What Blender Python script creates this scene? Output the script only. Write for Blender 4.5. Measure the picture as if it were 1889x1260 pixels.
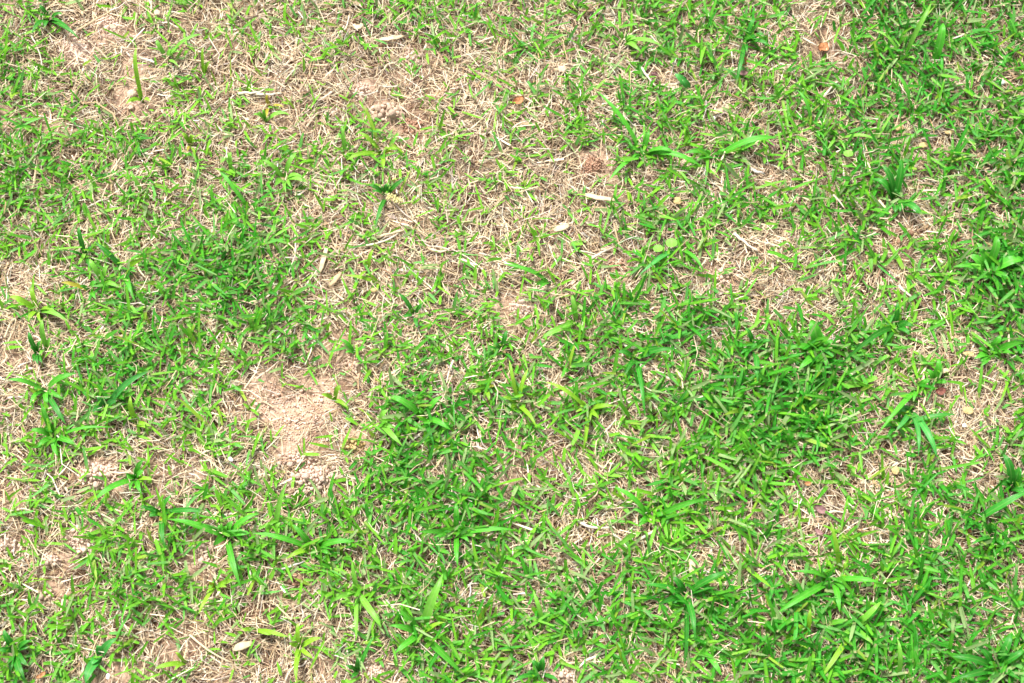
import bpy, math, random
import numpy as np
from mathutils import Vector, Matrix

random.seed(7)
rng = np.random.default_rng(11)
for o in list(bpy.data.objects):
    bpy.data.objects.remove(o)
scene = bpy.context.scene
COL = scene.collection
R = math.radians

# ------------------------------------------------------------------ camera, sky, sun, exposure
TILT, DIST, WID = 20.0, 1.5, 0.95
cam_d = bpy.data.cameras.new('camera')
cam_d.sensor_width = 36.0
cam_d.lens = 36.0 * DIST / WID
cam_d.clip_start, cam_d.clip_end = 0.02, 500
cam_d.dof.use_dof = True
cam_d.dof.focus_distance = 1.475
cam_d.dof.aperture_fstop = 14.0
cam = bpy.data.objects.new('camera', cam_d)
COL.objects.link(cam)
CAM = np.array([0.0, -DIST * math.sin(R(TILT)), DIST * math.cos(R(TILT))])
cam.location = CAM
cam.rotation_euler = (R(TILT), 0, 0)
scene.camera = cam

SUN_EL, SUN_AZ = 62.0, 325.0        # azimuth clockwise from +Y (up in the picture)
w = bpy.data.worlds.new('World'); scene.world = w; w.use_nodes = True
nt = w.node_tree; nt.nodes.clear()
sky = nt.nodes.new('ShaderNodeTexSky'); sky.sky_type = 'NISHITA'; sky.sun_disc = False
sky.sun_elevation = R(SUN_EL); sky.sun_rotation = R(SUN_AZ)
sky.air_density = 1.0; sky.dust_density = 4.0; sky.ozone_density = 1.0
hs = nt.nodes.new('ShaderNodeHueSaturation'); hs.inputs['Saturation'].default_value = 0.22
bg = nt.nodes.new('ShaderNodeBackground'); bg.inputs['Strength'].default_value = 0.055
wo = nt.nodes.new('ShaderNodeOutputWorld')
nt.links.new(sky.outputs[0], hs.inputs['Color']); nt.links.new(hs.outputs[0], bg.inputs[0]); nt.links.new(bg.outputs[0], wo.inputs[0])

sd = bpy.data.lights.new('sun', 'SUN'); sd.energy = 1.5; sd.angle = R(10); sd.color = (1.0, 0.955, 0.90)
sun = bpy.data.objects.new('sun', sd); COL.objects.link(sun)
az, el = R(SUN_AZ), R(SUN_EL)
sv = Vector((math.sin(az) * math.cos(el), math.cos(az) * math.cos(el), math.sin(el)))
sun.rotation_euler = sv.to_track_quat('Z', 'Y').to_euler(); sun.location = sv * 5

vs = scene.view_settings
vs.view_transform = 'Standard'; vs.look = 'None'; vs.gamma = 1.0; vs.exposure = 2.12; vs.use_curve_mapping = False

# ------------------------------------------------------------------ plan of the lawn on the ground plane
PW, PH = 1889.0, 1260.0
K = WID / DIST / PW
ca, sa = math.cos(R(TILT)), math.sin(R(TILT))
def at(px, py, h=0.0):
    """point at height h that lies where the photograph shows (px, py)"""
    x = (px - PW / 2) * K; y = -(py - PH / 2) * K
    d = np.array([x, y * ca + sa, y * sa - ca])
    t = (h - CAM[2]) / d[2]
    return CAM + d * t
def plan(x, y):
    """plan coordinates (photo units) of ground points, vectorised"""
    dx, dy, dz = x - CAM[0], y - CAM[1], -CAM[2]
    yc = dy * ca + dz * sa; zc = -dy * sa + dz * ca
    return PW / 2 + dx / (-zc) / K, PH / 2 - yc / (-zc) / K
MM = 0.001
PXM = WID / PW                       # metres per photo pixel at the centre

def _hash(ix, iy, s):
    v = (ix.astype(np.int64) * 374761393 + iy.astype(np.int64) * 668265263 + s * 974634777) & 0x7fffffff
    v = ((v ^ (v >> 13)) * 1274126177) & 0x7fffffff
    return ((v ^ (v >> 16)) & 0xffff) / 65535.0
def noise(x, y, scale, s=0):
    x = np.asarray(x, float) / scale + 1000; y = np.asarray(y, float) / scale + 1000
    ix, iy = np.floor(x), np.floor(y); fx, fy = x - ix, y - iy
    fx = fx * fx * (3 - 2 * fx); fy = fy * fy * (3 - 2 * fy)
    a = _hash(ix, iy, s); b = _hash(ix + 1, iy, s); c = _hash(ix, iy + 1, s); d = _hash(ix + 1, iy + 1, s)
    return (a + (b - a) * fx) * (1 - fy) + (c + (d - c) * fx) * fy
def fbm(x, y, scale, s=0, n=3):
    v = 0; a = 1; t = 0
    for i in range(n):
        v = v + a * noise(x, y, scale / 2 ** i, s + 17 * i); t += a; a *= .5
    return v / t

GREEN = """
56334556453655564566666634777767
63223324345645456634665654566666
65432453232433345565566566767566
76644453223323453556565566666766
77576644454654545466666666665666
77566545545655442236565545675677
76555555634535324456656656664667
55545677755544434456754346645666
34466788743445545444553344644688
45566777753344544466674355336766
33567656765555554666676566754567
33677664643566666665566678656457
45676663113677755566567887655336
47644565114577766666577787565346
46453247534777764446766656436546
36654565666666765555766635557655
46565655766667665545646644566766
55566756656567767666655664566665
75667655445577667777677777677656
76656543234576566767666777777756
65644433334567655366556677777777
"""
G = np.array([[int(c) for c in r] for r in GREEN.split()], float) / 10
G = .575 + (G - .55) * 1.08
# broad drifts of thicker (+) and thinner (-) grass: (x, y, half width, half height, amount)
_cu, _cv = np.meshgrid((np.arange(32) + .5) * 60, (np.arange(21) + .5) * 60)
for (cx, cy, rx, ry, k) in [(410, 430, 130, 140, .08), (250, 650, 130, 100, .12), (1450, 690, 170, 130, .20), (1740, 200, 190, 220, .06), (1850, 540, 70, 120, .2),
        (1560, 1130, 380, 150, .04), (500, 1000, 240, 70, .10), (880, 950, 110, 110, .08), (850, 720, 150, 80, .02), (180, 330, 170, 90, .08),
        (200, 90, 150, 90, -.12), (650, 150, 180, 70, -.12), (1050, 330, 160, 100, -.16), (640, 400, 140, 70, -.12), (1400, 470, 130, 100, -.15),
        (1010, 500, 130, 90, -.12), (40, 600, 60, 140, -.15), (1730, 740, 130, 120, -.16), (1080, 850, 140, 60, -.12), (1270, 1000, 100, 70, -.08),
        (70, 1000, 80, 80, -.08), (500, 1180, 220, 70, -.16), (540, 750, 130, 80, -.16), (1130, 70, 90, 50, -.08), (1480, 60, 70, 60, -.1)]:
    G = G + (k if k > 0 else k * .65) * np.exp(-(((_cu - cx) / rx) ** 2 + ((_cv - cy) / ry) ** 2))
G = np.clip(G, .08, .93)
def green_cover(x, y):
    u, v = plan(x, y)
    a = np.clip(u / 60 - .5, 0, 30.999); b = np.clip(v / 60 - .5, 0, 19.999)
    i = a.astype(int); j = b.astype(int); fa = a - i; fb = b - j
    g = (G[j, i] * (1 - fa) + G[j, i + 1] * fa) * (1 - fb) + (G[j + 1, i] * (1 - fa) + G[j + 1, i + 1] * fa) * fb
    out = np.maximum(np.maximum(-u, u - PW), np.maximum(-v, v - PH)) / 90
    k = np.clip(out, 0, 1)
    far = .28 + .55 * fbm(x, y, .16, 5, 3)
    return g * (1 - k) + far * k
# bare soil: (x, y, half width, half height, turn, how bare)
SOIL = [(545, 738, 95, 50, -12, 1.0), (500, 700, 42, 26, 0, 1.0), (555, 795, 60, 34, 20, .9), (600, 640, 36, 26, 0, .7),
        (580, 880, 40, 30, 10, 1.0), (545, 848, 36, 20, 10, .9), (183, 885, 38, 28, 0, 1.0), (150, 1000, 24, 34, 0, .95),
        (715, 212, 36, 24, 10, .9), (668, 172, 22, 22, 0, .9), (765, 112, 26, 26, 0, .8), (762, 240, 28, 24, 0, .85),
        (735, 180, 60, 40, 20, .5), (1092, 312, 30, 24, 0, .8), (958, 575, 36, 30, 0, .85), (1040, 1248, 40, 22, 0, .9),
        (545, 1072, 26, 20, 0, .85), (690, 1243, 40, 24, 0, .95), (378, 1012, 22, 18, 0, .8), (382, 1040, 26, 20, 0, .8),
        (655, 672, 34, 30, 0, .85), (1040, 742, 30, 24, 0, .8), (1322, 512, 30, 28, 0, .7), (1135, 498, 28, 24, 0, .75),
        (330, 352, 26, 20, 0, .7), (655, 828, 28, 22, 0, .9), (90, 1103, 24, 18, 0, .95), (100, 1036, 24, 18, 0, .9),
        (18, 1010, 26, 22, 0, .9), (150, 92, 44, 28, 20, .9), (200, 45, 34, 30, 0, .85), (60, 5, 40, 18, 0, .9),
        (245, 70, 26, 14, 0, .8), (340, 60, 28, 26, 0, .7), (412, 75, 24, 20, 0, .7), (243, 115, 16, 22, 0, .9),
        (243, 172, 20, 18, 0, .9), (240, 198, 16, 12, 0, .9), (112, 240, 34, 24, 30, .75), (5, 225, 16, 20, 0, .9),
        (1655, 450, 36, 26, 20, .7), (1525, 88, 30, 26, 0, .6), (1655, 520, 26, 20, 0, .4), (590, 1235, 36, 20, 0, .7),
        (215, 1240, 60, 20, 0, .7), (330, 1190, 34, 44, 10, .6), (20, 920, 22, 40, 0, .6), (955, 850, 22, 40, 10, .6),
        (1010, 845, 24, 16, 0, .7), (950, 895, 22, 26, 0, .6), (520, 225, 30, 20, 0, .6), (640, 620, 22, 18, 0, .6),
        (25, 645, 30, 20, 0, .7), (300, 880, 70, 28, 0, .5), (365, 875, 20, 12, 0, .8), (420, 1250, 40, 14, 0, .4),
        (130, 985, 18, 14, 0, .8), (480, 750, 30, 20, 0, .6), (1130, 362, 16, 16, 0, .7), (860, 400, 20, 14, 0, .4)]
def bare(x, y):
    u, v = plan(x, y)
    u = u + 60 * (fbm(x, y, .035, 31, 3) - .5); v = v + 60 * (fbm(x, y, .035, 37, 3) - .5)
    b = np.zeros_like(u)
    for (cx, cy, rx, ry, t, k) in SOIL:
        c, s = math.cos(R(t)), math.sin(R(t))
        du, dv = u - cx, v - cy
        q = np.sqrt(((du * c + dv * s) / (rx * 1.0 + 6)) ** 2 + ((-du * s + dv * c) / (ry * 1.0 + 7)) ** 2)
        b = np.maximum(b, k * np.clip((1.3 - q) / .6, 0, 1))
    return b * np.clip(.25 + 1.5 * fbm(x, y, .022, 53, 3), .3, 1)
def gz(x, y):
    x = np.asarray(x, float); y = np.asarray(y, float)
    near = np.clip((1.6 - np.maximum(abs(x), abs(y))) / .4, 0, 1)
    z = 10 * MM * (fbm(x, y, .22, 3, 2) - .5) + 6 * MM * (fbm(x, y, .045, 8, 2) - .5) * near
    b = bare(x, y)
    z = z + b * (2.5 * MM * (fbm(x, y, .014, 12, 3) - .35) * 1.6 + 2.0 * MM) * near
    return z
_gs = np.arange(-1.0, 1.0001, .0025); _GX, _GY = np.meshgrid(_gs, _gs)
_BARE = bare(_GX.ravel(), _GY.ravel()).reshape(_GX.shape); _GZ = gz(_GX.ravel(), _GY.ravel()).reshape(_GX.shape)
_bare_full, _gz_full = bare, gz
def _look(T, x, y):
    a = np.clip((x + 1) / .0025, 0, len(_gs) - 1.001); b = np.clip((y + 1) / .0025, 0, len(_gs) - 1.001)
    i = a.astype(int); j = b.astype(int); fa = a - i; fb = b - j
    return (T[j, i] * (1 - fa) + T[j, i + 1] * fa) * (1 - fb) + (T[j + 1, i] * (1 - fa) + T[j + 1, i + 1] * fa) * fb
def gz(x, y):
    x = np.asarray(x, float); y = np.asarray(y, float); z = _look(_GZ, x, y)
    o_ = (abs(x) > .99) | (abs(y) > .99)
    if o_.any(): z[o_] = _gz_full(x[o_], y[o_])
    return z
def bare(x, y):
    x = np.asarray(x, float); y = np.asarray(y, float)
    return np.where((abs(x) > .99) | (abs(y) > .99), 0, _look(_BARE, x, y))
def gz1(x, y):
    return float(gz(np.array([x]), np.array([y]))[0])

# ------------------------------------------------------------------ materials
def newmat(name):
    m = bpy.data.materials.new(name); m.use_nodes = True
    t = m.node_tree; t.nodes.clear()
    return m, t, t.nodes, t.links
def N(t, kind, **kw):
    n = t.nodes.new(kind)
    for k, v in kw.items(): setattr(n, k, v)
    return n
def leaf_material(name, trans=.3, rough=.42, fixed=None):
    m, t, ns, L = newmat(name)
    out = N(t, 'ShaderNodeOutputMaterial'); pr = N(t, 'ShaderNodeBsdfPrincipled'); tr = N(t, 'ShaderNodeBsdfTranslucent'); mx = N(t, 'ShaderNodeMixShader')
    col = N(t, 'ShaderNodeAttribute', attribute_name='col'); bl = N(t, 'ShaderNodeAttribute', attribute_name='bl')
    sep = N(t, 'ShaderNodeSeparateXYZ'); L.new(bl.outputs['Vector'], sep.inputs[0])
    # midrib: pale line along the middle, fine parallel veins either side
    ab = N(t, 'ShaderNodeMath', operation='ABSOLUTE'); L.new(sep.outputs[0], ab.inputs[0])
    rib = N(t, 'ShaderNodeMapRange'); rib.inputs[1].default_value = 0; rib.inputs[2].default_value = .22; rib.inputs[3].default_value = 1; rib.inputs[4].default_value = 0
    L.new(ab.outputs[0], rib.inputs[0])
    ml = N(t, 'ShaderNodeMath', operation='MULTIPLY'); ml.inputs[1].default_value = 26; L.new(sep.outputs[0], ml.inputs[0])
    sn = N(t, 'ShaderNodeMath', operation='SINE'); L.new(ml.outputs[0], sn.inputs[0])
    tc = N(t, 'ShaderNodeTexCoord'); nz = N(t, 'ShaderNodeTexNoise'); nz.inputs['Scale'].default_value = 190; nz.inputs['Detail'].default_value = 3
    L.new(tc.outputs['Object'], nz.inputs['Vector'])
    va = N(t, 'ShaderNodeMath', operation='MULTIPLY_ADD'); va.inputs[1].default_value = .08; va.inputs[2].default_value = .70; L.new(sn.outputs[0], va.inputs[0])
    vb = N(t, 'ShaderNodeMath', operation='MULTIPLY_ADD'); vb.inputs[1].default_value = .6; L.new(nz.outputs[0], vb.inputs[0]); L.new(va.outputs[0], vb.inputs[2])
    hv = N(t, 'ShaderNodeHueSaturation'); L.new(col.outputs['Color'], hv.inputs['Color']); L.new(vb.outputs[0], hv.inputs['Value'])
    m1 = N(t, 'ShaderNodeMix', data_type='RGBA', blend_type='MIX'); m1.inputs[7].default_value = (.36, .50, .16, 1)
    rm = N(t, 'ShaderNodeMath', operation='MULTIPLY'); rm.inputs[1].default_value = .22; L.new(rib.outputs[0], rm.inputs[0])
    L.new(rm.outputs[0], m1.inputs[0]); L.new(hv.outputs[0], m1.inputs[6])
    # pale sheath at the foot of the blade
    sh = N(t, 'ShaderNodeMapRange'); sh.inputs[1].default_value = .02; sh.inputs[2].default_value = .22; sh.inputs[3].default_value = .55; sh.inputs[4].default_value = 0
    L.new(sep.outputs[1], sh.inputs[0])
    m2 = N(t, 'ShaderNodeMix', data_type='RGBA', blend_type='MIX'); m2.inputs[7].default_value = (.36, .36, .13, 1)
    L.new(sh.outputs[0], m2.inputs[0]); L.new(m1.outputs[2], m2.inputs[6])
    # some tips scorched straw-brown
    tp = N(t, 'ShaderNodeMapRange'); tp.inputs[1].default_value = .86; tp.inputs[2].default_value = 1.0; L.new(sep.outputs[1], tp.inputs[0])
    g = N(t, 'ShaderNodeMath', operation='GREATER_THAN'); g.inputs[1].default_value = .72; L.new(sep.outputs[2], g.inputs[0])
    tm = N(t, 'ShaderNodeMath', operation='MULTIPLY'); L.new(tp.outputs[0], tm.inputs[0]); L.new(g.outputs[0], tm.inputs[1])
    m3 = N(t, 'ShaderNodeMix', data_type='RGBA', blend_type='MIX'); m3.inputs[7].default_value = (.48, .40, .22, 1)
    L.new(tm.outputs[0], m3.inputs[0]); L.new(m2.outputs[2], m3.inputs[6])
    L.new(m3.outputs[2], pr.inputs['Base Color']); L.new(m3.outputs[2], tr.inputs['Color'])
    pr.inputs['Roughness'].default_value = rough; pr.inputs['Specular IOR Level'].default_value = .42
    bp = N(t, 'ShaderNodeBump'); bp.inputs['Strength'].default_value = .25; bp.inputs['Distance'].default_value = .0004
    L.new(sn.outputs[0], bp.inputs['Height']); L.new(bp.outputs[0], pr.inputs['Normal'])
    mx.inputs[0].default_value = trans
    L.new(pr.outputs[0], mx.inputs[1]); L.new(tr.outputs[0], mx.inputs[2]); L.new(mx.outputs[0], out.inputs[0])
    return m
def straw_material(name):
    m, t, ns, L = newmat(name)
    out = N(t, 'ShaderNodeOutputMaterial'); pr = N(t, 'ShaderNodeBsdfPrincipled')
    col = N(t, 'ShaderNodeAttribute', attribute_name='col')
    tc = N(t, 'ShaderNodeTexCoord'); nz = N(t, 'ShaderNodeTexNoise'); nz.inputs['Scale'].default_value = 260; nz.inputs['Detail'].default_value = 4
    L.new(tc.outputs['Object'], nz.inputs['Vector'])
    va = N(t, 'ShaderNodeMath', operation='MULTIPLY_ADD'); va.inputs[1].default_value = .9; va.inputs[2].default_value = .55; L.new(nz.outputs[0], va.inputs[0])
    hv = N(t, 'ShaderNodeHueSaturation'); L.new(col.outputs['Color'], hv.inputs['Color']); L.new(va.outputs[0], hv.inputs['Value'])
    L.new(hv.outputs[0], pr.inputs['Base Color']); pr.inputs['Roughness'].default_value = .6; pr.inputs['Specular IOR Level'].default_value = .3
    L.new(pr.outputs[0], out.inputs[0])
    return m
def soil_material(name, ramp, grain=420, bump=.0016, far=False):
    m, t, ns, L = newmat(name)
    out = N(t, 'ShaderNodeOutputMaterial'); pr = N(t, 'ShaderNodeBsdfPrincipled')
    tc = N(t, 'ShaderNodeTexCoord')
    n1 = N(t, 'ShaderNodeTexNoise'); n1.inputs['Scale'].default_value = 38; n1.inputs['Detail'].default_value = 8; n1.inputs['Roughness'].default_value = .68
    n2 = N(t, 'ShaderNodeTexNoise'); n2.inputs['Scale'].default_value = grain; n2.inputs['Detail'].default_value = 5
    vo = N(t, 'ShaderNodeTexVoronoi'); vo.inputs['Scale'].default_value = grain * .55
    for n in (n1, n2, vo): L.new(tc.outputs['Object'], n.inputs['Vector'])
    ad = N(t, 'ShaderNodeMath', operation='MULTIPLY_ADD'); ad.inputs[1].default_value = .45; L.new(n2.outputs[0], ad.inputs[0])
    hf = N(t, 'ShaderNodeMath', operation='MULTIPLY'); hf.inputs[1].default_value = .6; L.new(n1.outputs[0], hf.inputs[0]); L.new(hf.outputs[0], ad.inputs[2])
    cr = N(t, 'ShaderNodeValToRGB'); el = cr.color_ramp.elements
    el[0].position = .34; el[0].color = ramp[0] + (1,); el[1].position = .70; el[1].color = ramp[2] + (1,)
    e = el.new(.5); e.color = ramp[1] + (1,)
    L.new(ad.outputs[0], cr.inputs[0])
    cout = cr.outputs[0]
    if far:      # dry sandy soil in the bare spots, painted dark brown under the thatch to deepen the shade in gaps
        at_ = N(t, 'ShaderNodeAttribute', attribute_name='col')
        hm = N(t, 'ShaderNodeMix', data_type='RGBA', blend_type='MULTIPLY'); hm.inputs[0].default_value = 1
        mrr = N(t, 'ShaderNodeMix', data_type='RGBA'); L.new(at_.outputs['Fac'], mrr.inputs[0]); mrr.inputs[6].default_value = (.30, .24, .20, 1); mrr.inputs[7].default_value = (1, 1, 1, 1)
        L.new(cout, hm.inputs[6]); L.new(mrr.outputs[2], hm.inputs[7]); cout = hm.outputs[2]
    if far:      # beyond the built blades the sheet itself takes the colours of the lawn
        ge = N(t, 'ShaderNodeNewGeometry'); ln = N(t, 'ShaderNodeVectorMath', operation='LENGTH'); L.new(ge.outputs['Position'], ln.inputs[0])
        mr = N(t, 'ShaderNodeMapRange'); mr.inputs[1].default_value = .95; mr.inputs[2].default_value = 1.25; L.new(ln.outputs['Value'], mr.inputs[0])
        n3 = N(t, 'ShaderNodeTexNoise'); n3.inputs['Scale'].default_value = 9; n3.inputs['Detail'].default_value = 9; n3.inputs['Roughness'].default_value = .75
        L.new(tc.outputs['Object'], n3.inputs['Vector'])
        c2 = N(t, 'ShaderNodeValToRGB'); k = c2.color_ramp.elements
        k[0].position = .44; k[0].color = (.05, .19, .02, 1); k[1].position = .58; k[1].color = (.34, .25, .15, 1)
        L.new(n3.outputs[0], c2.inputs[0])
        mm = N(t, 'ShaderNodeMix', data_type='RGBA'); L.new(mr.outputs[0], mm.inputs[0]); L.new(cout, mm.inputs[6]); L.new(c2.outputs[0], mm.inputs[7])
        cout = mm.outputs[2]
    L.new(cout, pr.inputs['Base Color']); pr.inputs['Roughness'].default_value = .95; pr.inputs['Specular IOR Level'].default_value = .1
    hb = N(t, 'ShaderNodeMath', operation='ADD'); L.new(n2.outputs[0], hb.inputs[0]); L.new(vo.outputs[0], hb.inputs[1])
    bp = N(t, 'ShaderNodeBump'); bp.inputs['Strength'].default_value = .8; bp.inputs['Distance'].default_value = bump
    L.new(hb.outputs[0], bp.inputs['Height']); L.new(bp.outputs[0], pr.inputs['Normal']); L.new(pr.outputs[0], out.inputs[0])
    return m
M_GRASS = leaf_material('grass_blade', .36, .42)
M_LEAF = leaf_material('weed_blade', .22, .38)
M_STRAW = straw_material('dry_straw')
PINK = ((.26, .16, .105), (.45, .305, .215), (.56, .41, .305))
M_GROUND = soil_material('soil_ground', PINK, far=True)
M_SOIL = {'pink': soil_material('soil_pinkish', ((.44, .305, .235), (.62, .455, .355), (.70, .55, .45)), 600, .0003),
          'red': soil_material('soil_reddish', ((.22, .11, .07), (.40, .235, .155), (.50, .33, .23)), 600, .0008),
          'ochre': soil_material('soil_ochre', ((.30, .19, .07), (.50, .36, .16), (.60, .46, .25)), 600, .0008),
          'white': soil_material('pale_stone', ((.46, .45, .43), (.62, .61, .59), (.74, .73, .72)), 500, .0004),
          'blush': soil_material('pale_pink_stone', ((.40, .28, .20), (.56, .41, .30), (.66, .52, .41)), 500, .0005),
          'leafbrown': soil_material('dead_leaf_brown', ((.07, .025, .02), (.17, .065, .05), (.26, .12, .09)), 700, .0005),
          'leafpurple': soil_material('dead_leaf_purple', ((.12, .06, .06), (.23, .13, .125), (.33, .21, .19)), 700, .0005),
          'leafrust': soil_material('dead_leaf_rust', ((.22, .08, .03), (.40, .18, .08), (.50, .28, .15)), 700, .0005)}

# ------------------------------------------------------------------ mesh helpers
def make_mesh(name, co, faces4, faces3=None, mat=None, col=None, bl=None, smooth=True):
    me = bpy.data.meshes.new(name)
    nq = len(faces4) if faces4 is not None else 0; n3 = len(faces3) if faces3 is not None else 0
    me.vertices.add(len(co)); me.vertices.foreach_set('co', np.asarray(co, np.float32).ravel())
    loops = []; 
    if nq: loops.append(np.asarray(faces4, np.int32).ravel())
    if n3: loops.append(np.asarray(faces3, np.int32).ravel())
    loops = np.concatenate(loops)
    me.loops.add(len(loops)); me.loops.foreach_set('vertex_index', loops)
    me.polygons.add(nq + n3)
    st = np.concatenate([np.arange(nq) * 4, nq * 4 + np.arange(n3) * 3]).astype(np.int32)
    me.polygons.foreach_set('loop_start', st)
    me.polygons.foreach_set('use_smooth', np.full(nq + n3, smooth))
    if col is not None:
        a = me.attributes.new('col', 'FLOAT_COLOR', 'POINT')
        c4 = np.ones((len(co), 4), np.float32); c4[:, :3] = col; a.data.foreach_set('color', c4.ravel())
    if bl is not None:
        a = me.attributes.new('bl', 'FLOAT_VECTOR', 'POINT'); a.data.foreach_set('vector', np.asarray(bl, np.float32).ravel())
    me.update(calc_edges=True); me.validate()
    if mat: me.materials.append(mat)
    return me
def link(name, me, parent=None, loc=None):
    o = bpy.data.objects.new(name, me); COL.objects.link(o)
    if parent: o.parent = parent
    if loc is not None: o.location = loc
    return o
def empty(name, loc):
    o = bpy.data.objects.new(name, None); COL.objects.link(o); o.location = loc; o.empty_display_size = .01
    return o
def tag(o, label=None, cat=None, group=None, kind=None):
    if label: o['label'] = label
    if cat: o['category'] = cat
    if group: o['group'] = group
    if kind: o['kind'] = kind
    return o

def ribbons(P, W, SIDE, NRM, fold):
    """P (n,S,3) spines, W (n,S) half widths, SIDE/NRM (n,S,3): folded strips of three vertices a ring"""
    n, S, _ = P.shape
    V = np.empty((n, S, 3, 3))
    V[:, :, 0] = P - SIDE * W[..., None] + NRM * (fold * W)[..., None]
    V[:, :, 1] = P
    V[:, :, 2] = P + SIDE * W[..., None] + NRM * (fold * W)[..., None]
    q = []
    for s in range(S - 1):
        for k in range(2):
            a = s * 3 + k; q.append([a, a + 1, a + 4, a + 3])
    q = np.array(q)
    F = (np.arange(n) * S * 3)[:, None, None] + q[None]
    return V.reshape(-1, 3), F.reshape(-1, 4)
def frames(P, roll):
    T = np.gradient(P, axis=1); T /= np.linalg.norm(T, axis=2, keepdims=True) + 1e-9
    up = np.array([0, 0, 1.0])
    side = np.cross(T, up); ln = np.linalg.norm(side, axis=2, keepdims=True)
    side0 = side[:, :1] / (ln[:, :1] + 1e-6)
    side = np.where(ln > .15, side / (ln + 1e-9), np.broadcast_to(side0, side.shape))
    nrm = np.cross(side, T)
    c, s = np.cos(roll)[..., None], np.sin(roll)[..., None]
    return side * c + nrm * s, nrm * c - side * s

# ------------------------------------------------------------------ ground sheet
def axis(core, step, far):
    a = np.arange(0, core + 1e-6, step); b = [a[-1]]; s = step
    while b[-1] < far: s *= 1.35; b.append(b[-1] + s)
    a = np.concatenate([a, b[1:]]); return np.concatenate([-a[:0:-1], a])
gx = axis(.62, .0036, 60); gy = axis(.52, .0036, 60)
XX, YY = np.meshgrid(gx, gy)
ZZ = gz(XX.ravel(), YY.ravel())
nx, ny = len(gx), len(gy)
idx = np.arange(nx * ny).reshape(ny, nx)
q = np.stack([idx[:-1, :-1], idx[:-1, 1:], idx[1:, 1:], idx[1:, :-1]], -1).reshape(-1, 4)
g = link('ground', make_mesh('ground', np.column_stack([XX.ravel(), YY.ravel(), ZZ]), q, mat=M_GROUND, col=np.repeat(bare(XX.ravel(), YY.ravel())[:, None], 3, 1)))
tag(g, 'pinkish sandy soil under the worn lawn', 'ground', kind='structure')

# ------------------------------------------------------------------ dry straw thatch
def scatter(n, x0, x1, y0, y1):
    return rng.uniform(x0, x1, n), rng.uniform(y0, y1, n)
STRAW_COL = np.array([(.63, .51, .345), (.57, .44, .285), (.43, .305, .18), (.28, .18, .105), (.13, .08, .05), (.53, .47, .39), (.71, .62, .47), (.42, .30, .14)])
STRAW_P = np.array([.22, .19, .14, .13, .13, .08, .09, .02])
def straws(x, y, S, big):
    n = len(x)
    L = rng.gamma(6, 1, n) / 6 * 17.5 * MM * big; L = np.clip(L, 6 * MM, 42 * MM)
    Wd = rng.uniform(.21, .47, n) * MM * big * np.where(rng.random(n) < .10, 1.9, 1.0)
    az = rng.uniform(0, 2 * np.pi, n)
    # locally combed: straw lies partly in swirls
    comb = fbm(x, y, .06, 71, 2) * 4 * np.pi
    az = np.where(rng.random(n) < .45, comb + rng.normal(0, .5, n), az)
    lift = rng.beta(1.3, 1.9, n) * 10 * MM + (rng.random(n) < .10) * rng.uniform(2, 10, n) * MM * np.clip(green_cover(x, y) * 1.3, 0, 1)
    pit = rng.normal(0, .16, n); bow = rng.normal(0, .10, n); sag = rng.normal(0, .06, n)
    t = np.linspace(-.5, .5, S)[None]
    d = np.stack([np.cos(az), np.sin(az)], 1); p = np.stack([-d[:, 1], d[:, 0]], 1)
    P = np.empty((n, S, 3))
    for k in range(2):
        P[:, :, k] = (x, y)[k][:, None] + d[:, k, None] * t * L[:, None] + p[:, k, None] * (bow * L)[:, None] * (4 * t * t - .5)
    P[:, :, 2] = (gz(x, y) + lift)[:, None] + (pit * L)[:, None] * t + (sag * L)[:, None] * (.5 - 4 * t * t)
    floor = gz(P[:, :, 0].ravel(), P[:, :, 1].ravel()).reshape(n, S) + .3 * MM
    P[:, :, 2] = np.maximum(P[:, :, 2], floor)
    W = Wd[:, None] * (1 - .55 * (t + .5) ** 2)
    roll = rng.normal(0, .5, n)[:, None] + np.zeros((1, S))
    side, nrm = frames(P, roll)
    V, F = ribbons(P, W, side, nrm, -.55)
    ci = rng.choice(len(STRAW_COL), n, p=STRAW_P / STRAW_P.sum())
    col = STRAW_COL[ci] * rng.uniform(.72, 1.15, (n, 1)) * (.80 + .46 * fbm(x, y, .045, 77, 3))[:, None] * (1 + rng.normal(0, .035, (n, 3)))
    return V, F, np.repeat(np.clip(col, .02, .8), S * 3, 0)
def straw_density(x, y):
    b = bare(x, y)
    c = green_cover(x, y)
    return np.clip((1.05 - .45 * c) * (1 - .93 * b) * (.55 + .9 * fbm(x, y, .035, 44, 2)), 0, 1.3) / 1.3
X0, X1, Y0, Y1 = -.60, .60, -.40, .45
n = int(150000 * (X1 - X0) * (Y1 - Y0)); x, y = scatter(n, X0, X1, Y0, Y1)
k = rng.random(n) < straw_density(x, y); V0, F0, C0 = straws(x[k], y[k], 3, 1.1)
n = int(130000 * (X1 - X0) * (Y1 - Y0)); x, y = scatter(n, X0, X1, Y0, Y1)
k = rng.random(n) < straw_density(x, y); V1, F1, C1 = straws(x[k], y[k], 2, .8)
V1, F1, C1 = np.vstack([V0, V1]), np.vstack([F0, F1 + len(V0)]), np.vstack([C0, C1])
x, y = scatter(int(80000 * 4.6), -1.2, 1.2, -.86, 1.06)
k = ((x < X0) | (x > X1) | (y < Y0) | (y > Y1)) & (rng.random(len(x)) < straw_density(x, y))
V2, F2, C2 = straws(x[k], y[k], 2, 1.2)
o = link('dry_straw', make_mesh('dry_straw', np.vstack([V1, V2]), np.vstack([F1, F2 + len(V1)]), mat=M_STRAW, col=np.vstack([C1, C2])))
tag(o, 'matted beige dry straw thatch covering the soil between green blades', 'straw', kind='stuff')

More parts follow.
